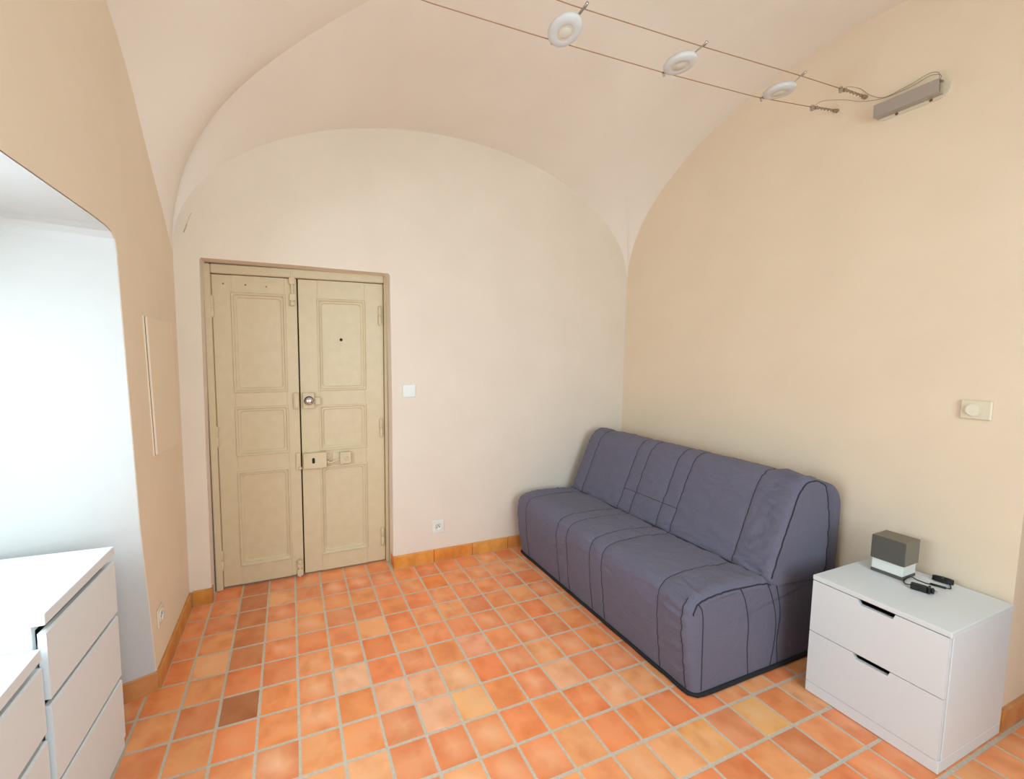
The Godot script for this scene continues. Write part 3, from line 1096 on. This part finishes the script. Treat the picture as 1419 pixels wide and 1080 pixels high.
func chest(called: String, at: Vector3, turn: float, W: float, H: float, fronts: Array, label: String) -> void:
	# local: front at x = 0, body towards -x, width along z from the far end
	var root := thing(called, at, turn)
	tag(root, label, "chest")
	var D := 0.48
	var st := begin()
	box(st, Vector3(-D, 0.0, 0.004), Vector3(-0.034, H - 0.034, 0.020), 0.001)
	box(st, Vector3(-D, 0.0, W - 0.020), Vector3(-0.034, H - 0.034, W - 0.004), 0.001)
	box(st, Vector3(-D, 0.01, 0.020), Vector3(-D + 0.006, H - 0.034, W - 0.020))
	box(st, Vector3(-D + 0.006, 0.055, 0.020), Vector3(-0.034, 0.070, W - 0.020))
	for k in fronts.size():
		box(st, Vector3(-0.060, fronts[k][1] + 0.002, 0.020), Vector3(-0.036, fronts[k][1] + 0.010, W - 0.020))
	put("carcass", done(st), M.white, root)
	put("top_board", box_mesh(Vector3(-D - 0.002, H - 0.034, 0.0), Vector3(0.0, H, W), 0.0015), M.white, root)
	put("plinth", box_mesh(Vector3(-0.024, 0.004, 0.002), Vector3(-0.004, 0.044, W - 0.002), 0.001), M.white, root)
	for f in fronts:
		var y0: float = f[0]
		var y1: float = f[1]
		# the top edge of each front slopes back to a finger grip
		st = begin()
		prism(st, PackedVector2Array([Vector2(0.0, y0), Vector2(0.0, y1), Vector2(-0.006, y1 + 0.004), Vector2(-0.020, y1 + 0.002), Vector2(-0.020, y0)]), Transform3D(Basis(Vector3(1, 0, 0), Vector3(0, 1, 0), Vector3(0, 0, 1)), Vector3(0, 0, 0.001)), W - 0.002)
		var o := put("drawer", done(st), M.white, root)
		st = begin()
		box(st, Vector3(-D + 0.03, y0 + 0.012, 0.034), Vector3(-0.021, y1 - 0.05, 0.046))
		box(st, Vector3(-D + 0.03, y0 + 0.012, W - 0.046), Vector3(-0.021, y1 - 0.05, W - 0.034))
		box(st, Vector3(-D + 0.03, y0 + 0.012, 0.046), Vector3(-0.021, y0 + 0.022, W - 0.046))
		put("drawer_box", done(st), M.white_matt, o)


func build_chests() -> void:
	chest("drawer_chest", Vector3(-0.152, 0, 0.914), -0.05, 0.412, 0.80, [[0.55, 0.742], [0.297, 0.528], [0.048, 0.275]], "taller white three-drawer chest at the far end of the window niche")
	chest("drawer_chest", Vector3(-0.180, 0, 1.338), 0.0, 0.80, 0.71, [[0.467, 0.653], [0.255, 0.440], [0.048, 0.230]], "lower white chest with dark drawer gaps, cut off by the picture's left edge")


# ---------------------------------------------------------------- fittings on the walls

func build_wall_fittings() -> void:
	# light switch by the door
	var root := thing("light_switch", Vector3(1.243, 1.255, WALL_B))
	tag(root, "small square white light switch on the end wall beside the door", "switch")
	put("plate", box_mesh(Vector3(-0.046, -0.044, 0), Vector3(0.046, 0.044, 0.009), 0.003), M.plastic_white, root)
	var st := begin()
	prism(st, rounded_rect(Vector2(-0.022, -0.028), Vector2(0.022, 0.028), 0.010, 4), Transform3D(Basis(Vector3.UP, 0.0), Vector3(0, 0, 0.008)), 0.005)
	put("rocker", done(st), M.plastic_white, root)
	# socket outlet by the skirting
	outlet(Vector3(1.456, 0.260, WALL_B), 0.0, "white wall socket low on the end wall above the skirting tiles", "socket", false)
	# tiny socket on the left wall
	outlet(Vector3(WALL_L, 0.305, 0.563), PI / 2, "cream wall socket low on the left wall below the cover panel", "socket", true)
	# big oval switch over the cabinet
	root = thing("oval_switch", Vector3(WALL_R, 1.283, 1.893), -PI / 2)
	tag(root, "cream switch plate with an oval rocker on the right wall above the cabinet", "switch")
	put("plate", box_mesh(Vector3(-0.042, -0.040, 0), Vector3(0.042, 0.040, 0.010), 0.004), M.plastic_cream, root)
	var ov := PackedVector2Array()
	for k in 28: ov.append(Vector2(0.024 * cos(TAU * k / 28), 0.027 * sin(TAU * k / 28)) + Vector2(-0.004, 0))
	st = begin()
	prism(st, ov, Transform3D(Basis.IDENTITY, Vector3(0, 0, 0.009)), 0.003)
	put("bezel", done(st), M.plastic_cream, root)
	ov = PackedVector2Array()
	for k in 25:
		var t := TAU * (0.12 + 0.76 * k / 24.0)
		ov.append(Vector2(0.021 * cos(t), 0.024 * sin(t)) + Vector2(-0.004, 0))
	st = begin()
	prism(st, ov, Transform3D(Basis(Vector3.UP, 0.08), Vector3(0, 0, 0.010)), 0.007)
	put("rocker", done(st), M.plastic_cream, root)
	# cover of the electrical panel in the left wall
	root = thing("panel_cover", Vector3(WALL_L, 0, 0))
	tag(root, "flat cream painted cover panel of a meter box on the shaded left wall", "panel")
	st = begin()
	prism(st, PackedVector2Array([Vector2(0.112, 1.012), Vector2(0.518, 1.040), Vector2(0.566, 1.676), Vector2(0.135, 1.680)]), Transform3D(Basis(Vector3(0, 0, 1), Vector3(0, 1, 0), Vector3(1, 0, 0)), Vector3.ZERO), 0.006)
	put("frame", done(st), M.panel_cover, root)
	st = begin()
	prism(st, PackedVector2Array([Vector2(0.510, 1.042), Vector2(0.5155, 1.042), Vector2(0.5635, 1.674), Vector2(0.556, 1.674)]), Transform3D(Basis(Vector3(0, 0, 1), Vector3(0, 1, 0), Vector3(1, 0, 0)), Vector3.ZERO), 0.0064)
	put("gap_shade", done(st), M.dark_gap, root)  # dark strip painted along the cover edge as its shadow line
	st = begin()
	prism(st, PackedVector2Array([Vector2(0.116, 1.016), Vector2(0.510, 1.044), Vector2(0.556, 1.672), Vector2(0.138, 1.676)]), Transform3D(Basis(Vector3(0, 0, 1), Vector3(0, 1, 0), Vector3(1, 0, 0)), Vector3(0.006, 0, 0)), 0.008, PackedVector2Array([Vector2(0.119, 1.019), Vector2(0.507, 1.047), Vector2(0.553, 1.669), Vector2(0.141, 1.673)]))
	put("door", done(st), M.panel_cover, root)


func outlet(at: Vector3, turn: float, label: String, category: String, narrow: bool) -> void:
	var root := thing("wall_socket", at, turn)
	tag(root, label, category)
	var h := Vector2(0.040, 0.042) if narrow else Vector2(0.046, 0.046)
	put("plate", box_mesh(Vector3(-h.x, -h.y, 0), Vector3(h.x, h.y, 0.009), 0.003), M.plastic_white if not narrow else M.plastic_cream, root)
	var f := Transform3D(Basis(Vector3.RIGHT, PI / 2), Vector3(0, 0, 0.009))
	var well := put("well", lathe_mesh([[0.029, 0.0], [0.028, 0.003], [0.024, 0.003], [0.0225, 0.0006], [0.0, 0.0006]], f, 28), M.plastic_white, root)
	for s in [-1, 1]:
		put("hole", lathe_mesh([[0.0038, 0.0012], [0.0, 0.0014]], f.translated(Vector3(s * 0.0095, -0.002, 0)), 12), M.dark_gap, well)
	put("earth_pin", lathe_mesh([[0.003, 0.0], [0.003, 0.012], [0.0, 0.013]], f.translated(Vector3(0, 0.011, -0.001)), 12), M.steel, well)


# ---------------------------------------------------------------- cable lights

func low_wire(x: float) -> Vector3:   # the nearer cable to the end wall
	var T := [[-0.115, 2.745], [0.3, 2.69], [0.923, 2.655], [1.385, 2.657], [1.944, 2.667], [2.52, 2.688], [2.93, 2.725], [3.126, 2.745]]
	return Vector3(x, table(T, x), 1.343)


func high_wire(x: float) -> Vector3:
	var T := [[-0.115, 2.75], [0.3, 2.72], [0.923, 2.697], [1.40, 2.695], [1.995, 2.712], [2.608, 2.738], [2.93, 2.747], [3.126, 2.750]]
	return Vector3(x, table(T, x), 1.454)


func cable_at(w: int, x: float) -> Vector3:
	return low_wire(x) if w == 0 else high_wire(x)


func table(T: Array, x: float) -> float:
	for k in T.size() - 1:
		if x <= T[k + 1][0]:
			return lerpf(T[k][1], T[k + 1][1], (x - T[k][0]) / (T[k + 1][0] - T[k][0]))
	return T[-1][1]


func build_cable_lights() -> void:
	for w in 2:
		var root := thing("light_cable", Vector3(WALL_R, 0, 0))
		tag(root, ["lower copper-toned light cable under the vault, nearer the door wall", "upper copper-toned light cable under the vault, ending nearest the transformer"][w], "cable", "light cables")
		var pts := []
		var n := 40
		for k in n + 1:
			pts.append(cable_at(w, lerpf(-0.118, 2.93, float(k) / n)) - Vector3(WALL_R, 0, 0))
		put("cable", tube_mesh(pts, 0.0017, 6), M.wire, root)
		# turnbuckle that tightens the cable, and its wall hook
		var a: Vector3 = cable_at(w, 2.925) - Vector3(WALL_R, 0, 0)
		var b: Vector3 = cable_at(w, 3.126) - Vector3(WALL_R, 0, 0)
		var st := begin(true)
		for s in [-1, 1]:
			var p := []
			for k in 33:
				var f := k / 32.0
				p.append(a.lerp(b, 0.1 + 0.75 * f) + Vector3(0, s * 0.0042 * cos(f * 18.0), s * 0.0042 * sin(f * 18.0)))
			tube(st, p, 0.0024, 6)
		put("turnbuckle", done(st), M.alu_dark, root)
		for f in [0.0, 0.16, 0.9]:
			st = begin(true)
			var c: Vector3 = a.lerp(b, f)
			lathe(st, [[0.0, 0.006], [0.006, 0.005], [0.009, 0.0], [0.006, -0.005], [0.0, -0.006]], Transform3D(Basis(Vector3.BACK, PI / 2), c), 14)
			put("nut", done(st), M.alu_dark, root)
		put("wall_hook", lathe_mesh([[0.009, 0.0], [0.009, 0.006], [0.004, 0.010], [0.004, 0.03], [0.0, 0.032]], Transform3D(Basis(Vector3.BACK, PI / 2), b), 14), M.alu_dark, root)
		put("cable_clip", box_mesh(a + Vector3(-0.006, -0.018, -0.006), a + Vector3(0.008, 0.010, 0.006), 0.003), M.steel, root)
	# three round lamps that hang between the cables
	var at := [[1.429, 1.392, 2.665, -0.24, -0.06, 0.030], [1.976, 1.400, 2.675, -0.03, 0.03, 0.052], [2.577, 1.4046, 2.695, 0.04, 0.03, 0.055]]
	var says := ["round frosted cable lamp tilted to show its disc, nearest the top edge", "round frosted cable lamp in the middle of the three, under the vault", "round frosted cable lamp nearest the right wall and the transformer"]
	for k in 3:
		var x: float = at[k][0]
		var mid := Vector3(x, at[k][2], at[k][1])
		var root := thing("cable_lamp", mid)
		tag(root, says[k], "lamp", "round lamps on the cables")
		var face := Basis(Vector3.RIGHT, at[k][3]) * Basis(Vector3.BACK, at[k][4])
		var fr := Transform3D(face, Vector3.ZERO)
		var R := 0.060
		put("diffuser", lathe_mesh([[0.0, 0.014], [R * 0.6, 0.013], [R * 0.90, 0.009], [R, 0.002], [R * 0.99, -0.006], [R * 0.92, -0.0115], [R * 0.72, -0.0150], [R * 0.48, -0.0155], [R * 0.46, -0.0145], [0.0, -0.0145]], fr, 40), M.frost, root)
		put("lens", lathe_mesh([[0.0, -0.0158], [R * 0.36, -0.0158], [R * 0.38, -0.0146]], fr, 32), M.lens, root)
		put("lens_ring", lathe_mesh([[R * 0.36, -0.0156], [R * 0.40, -0.0164], [R * 0.46, -0.0150]], fr, 32), M.lens_ring, root)
		var hi := high_wire(x + at[k][5]) - mid
		var lo := low_wire(x - 0.018) - mid
		var st := begin()
		var d := Vector3(0, -0.012, -0.036)
		var tip := face * Vector3(R * 0.3, 0.008, R * 0.6)
		bar(st, hi + Vector3(0, 0.004, 0.012), tip, 0.0045)
		put("arm", done(st), M.steel, root)
		put("clip", tube_mesh([hi + Vector3(0, 0.006, 0.020), hi + Vector3(0, 0.0, 0.004)], 0.0055, 10), M.steel, root)
		st = begin()
		bar(st, lo + Vector3(0, 0.002, -0.010), face * Vector3(-0.006, 0.008, -R * 0.6), 0.0035)
		put("arm", done(st), M.steel, root)
		put("clip", tube_mesh([lo + Vector3(0, 0.006, 0.0), lo + Vector3(0, -0.012, -0.002)], 0.0045, 10), M.steel, root)

	# transformer on the right wall
	var t := thing("transformer", Vector3(WALL_R, 2.642, 1.61), -PI / 2)
	tag(t, "slim grey metal transformer box on a cream plate high on the right wall", "transformer")
	# local x runs towards -z... the right end in the picture is +z
	var st2 := begin()
	prism(st2, rounded_rect(Vector2(-0.105, -0.040), Vector2(0.125, 0.038), 0.030, 6), Transform3D.IDENTITY, 0.010)
	put("back_plate", done(st2), M.plastic_cream, t)
	st2 = begin()
	# channel of bent sheet, open at the ends
	box(st2, Vector3(-0.100, -0.028, 0.010), Vector3(0.107, -0.025, 0.052), 0.001)
	box(st2, Vector3(-0.100, 0.026, 0.010), Vector3(0.107, 0.029, 0.052), 0.001)
	box(st2, Vector3(-0.100, -0.028, 0.049), Vector3(0.107, 0.029, 0.053), 0.002)
	box(st2, Vector3(-0.100, -0.025, 0.010), Vector3(-0.097, 0.026, 0.049))
	put("cover", done(st2), M.alu, t)
	put("core", box_mesh(Vector3(-0.09, -0.022, 0.010), Vector3(0.098, 0.022, 0.045), 0.003), M.alu_dark, t)
	for x in [-0.035, 0.072]:
		put("screw", lathe_mesh([[0.0055, 0.0], [0.005, 0.003], [0.0, 0.004]], Transform3D(Basis(Vector3.RIGHT, PI / 2), Vector3(x, -0.034, 0.010)), 12), M.rust, t)
	# thin feed wires from the transformer to the two cables
	var ends := [
		[Vector3(3.085, 2.672, 1.712), Vector3(3.09, 2.700, 1.708), Vector3(3.105, 2.722, 1.672), Vector3(3.112, 2.712, 1.615), Vector3(3.114, 2.712, 1.60), Vector3(3.112, 2.705, 1.53), Vector3(3.10, 2.735, 1.485), Vector3(3.03, 2.757, 1.475), Vector3(2.96, 2.758, 1.462), Vector3(2.928, 2.742, 1.455)],
		[Vector3(3.088, 2.668, 1.714), Vector3(3.095, 2.690, 1.712), Vector3(3.108, 2.712, 1.675), Vector3(3.115, 2.704, 1.615), Vector3(3.112, 2.703, 1.53), Vector3(3.09, 2.72, 1.46), Vector3(3.02, 2.735, 1.42), Vector3(2.95, 2.742, 1.37), Vector3(2.926, 2.720, 1.345)]]
	for k in 2:
		var local := []
		for p in curve3(ends[k], 6): local.append(t.transform.affine_inverse() * p)
		put("feed_wire", tube_mesh(local, 0.0012, 6), M.alu_dark, t)


func bar(st: SurfaceTool, a: Vector3, b: Vector3, r: float) -> void:
	var d := (b - a).normalized()
	var s := d.cross(Vector3.UP)
	if s.length() < 0.1: s = d.cross(Vector3.RIGHT)
	s = s.normalized()
	var u := s.cross(d)
	var mid := (a + b) / 2.0
	var V := []
	for e in [a, b]:
		for q in [[-1, -0.4], [1, -0.4], [1, 0.4], [-1, 0.4]]:
			V.append(e + s * r * q[0] + u * r * q[1])
	for f in [[0, 1, 2, 3], [4, 5, 6, 7], [0, 1, 5, 4], [1, 2, 6, 5], [2, 3, 7, 6], [3, 0, 4, 7]]:
		tri_out(st, V[f[0]], V[f[1]], V[f[2]], mid)
		tri_out(st, V[f[0]], V[f[2]], V[f[3]], mid)


# ---------------------------------------------------------------- things on the cabinet

func build_table_things() -> void:
	var y := 0.5405
	var root := thing("cube_speaker", Vector3(2.972, y, 1.752), 0.02)
	tag(root, "small box speaker of dark grey cloth over a white band, on the white cabinet", "speaker")
	put("foot", box_mesh(Vector3(-0.056, 0, -0.051), Vector3(0.056, 0.014, 0.051), 0.002), M.fabric_dark, root)
	put("white_band", box_mesh(Vector3(-0.054, 0.014, -0.050), Vector3(0.054, 0.062, 0.050), 0.002), M.plastic_white, root)
	put("body", box_mesh(Vector3(-0.053, 0.061, -0.054), Vector3(0.060, 0.166, 0.055), 0.002), M.grey_box, root)
	put("grille", box_mesh(Vector3(-0.060, 0.062, -0.053), Vector3(-0.053, 0.165, 0.054), 0.0015), M.fabric_dark, root)
	# its mains adapter
	var ad := thing("power_adapter", Vector3(2.888, y, 1.868), 0.30)
	tag(ad, "small black power adapter lying on the white cabinet in front of the speaker", "adapter")
	put("housing", box_mesh(Vector3(-0.014, 0, -0.026), Vector3(0.014, 0.024, 0.020), 0.003), M.black, ad)
	var st := begin()
	box(st, Vector3(-0.016, 0, 0.020), Vector3(0.016, 0.028, 0.028), 0.003)
	box(st, Vector3(-0.012, 0.003, 0.028), Vector3(0.012, 0.024, 0.038), 0.004)
	put("plug_end", done(st), M.black, ad)
	for s in [-1, 1]:
		put("prong", tube_mesh([Vector3(s * 0.007, 0.014, 0.037), Vector3(s * 0.007, 0.014, 0.046)], 0.002, 8), M.steel, ad)
	var base := thing("adapter_cable", Vector3(2.93, y, 1.83))
	tag(base, "thin black cable looping across the cabinet top between speaker and adapter", "cable")
	var o := Vector3(2.93, y, 1.83)
	var pts := [Vector3(2.882, y + 0.012, 1.842), Vector3(2.893, y + 0.004, 1.825), Vector3(2.910, y + 0.003, 1.812), Vector3(2.930, y + 0.006, 1.808), Vector3(2.955, y + 0.016, 1.812), Vector3(2.975, y + 0.010, 1.815), Vector3(2.985, y + 0.003, 1.822), Vector3(2.985, y + 0.002, 1.838), Vector3(2.985, y + 0.002, 1.852), Vector3(2.988, y + 0.004, 1.862)]
	var q := []
	for p in curve3(pts, 6): q.append(p - o)
	put("cord", tube_mesh(q, 0.0021, 6), M.black, base)
	put("jack", tube_mesh([Vector3(2.988, y + 0.005, 1.860) - o, Vector3(3.003, y + 0.005, 1.900) - o], 0.0046, 10), M.black, base)
	pts = [Vector3(3.003, y + 0.005, 1.900), Vector3(3.02, y + 0.003, 1.907), Vector3(3.045, y + 0.004, 1.898), Vector3(3.065, y + 0.006, 1.888)]
	q = []
	for p in curve3(pts, 6): q.append(p - o)
	put("cord", tube_mesh(q, 0.0021, 6), M.black, base)
	var pl := thing("cable_bundle", Vector3(3.070, y, 1.868), 0.25)
	tag(pl, "small bundle of black cable near the wall at the back of the cabinet top", "cable")
	st = begin(true)
	for k in 5:
		var loop := []
		for a in 17:
			var t := TAU * a / 16.0
			loop.append(Vector3((k - 2) * 0.003 + 0.010 * cos(t), 0.004 + k * 0.003, 0.028 * sin(t)))
		tube(st, loop, 0.0024, 6)
	put("coil", done(st), M.black, pl)
	put("tie", box_mesh(Vector3(-0.016, 0.0005, -0.004), Vector3(0.016, 0.020, 0.004), 0.002), M.black, pl)
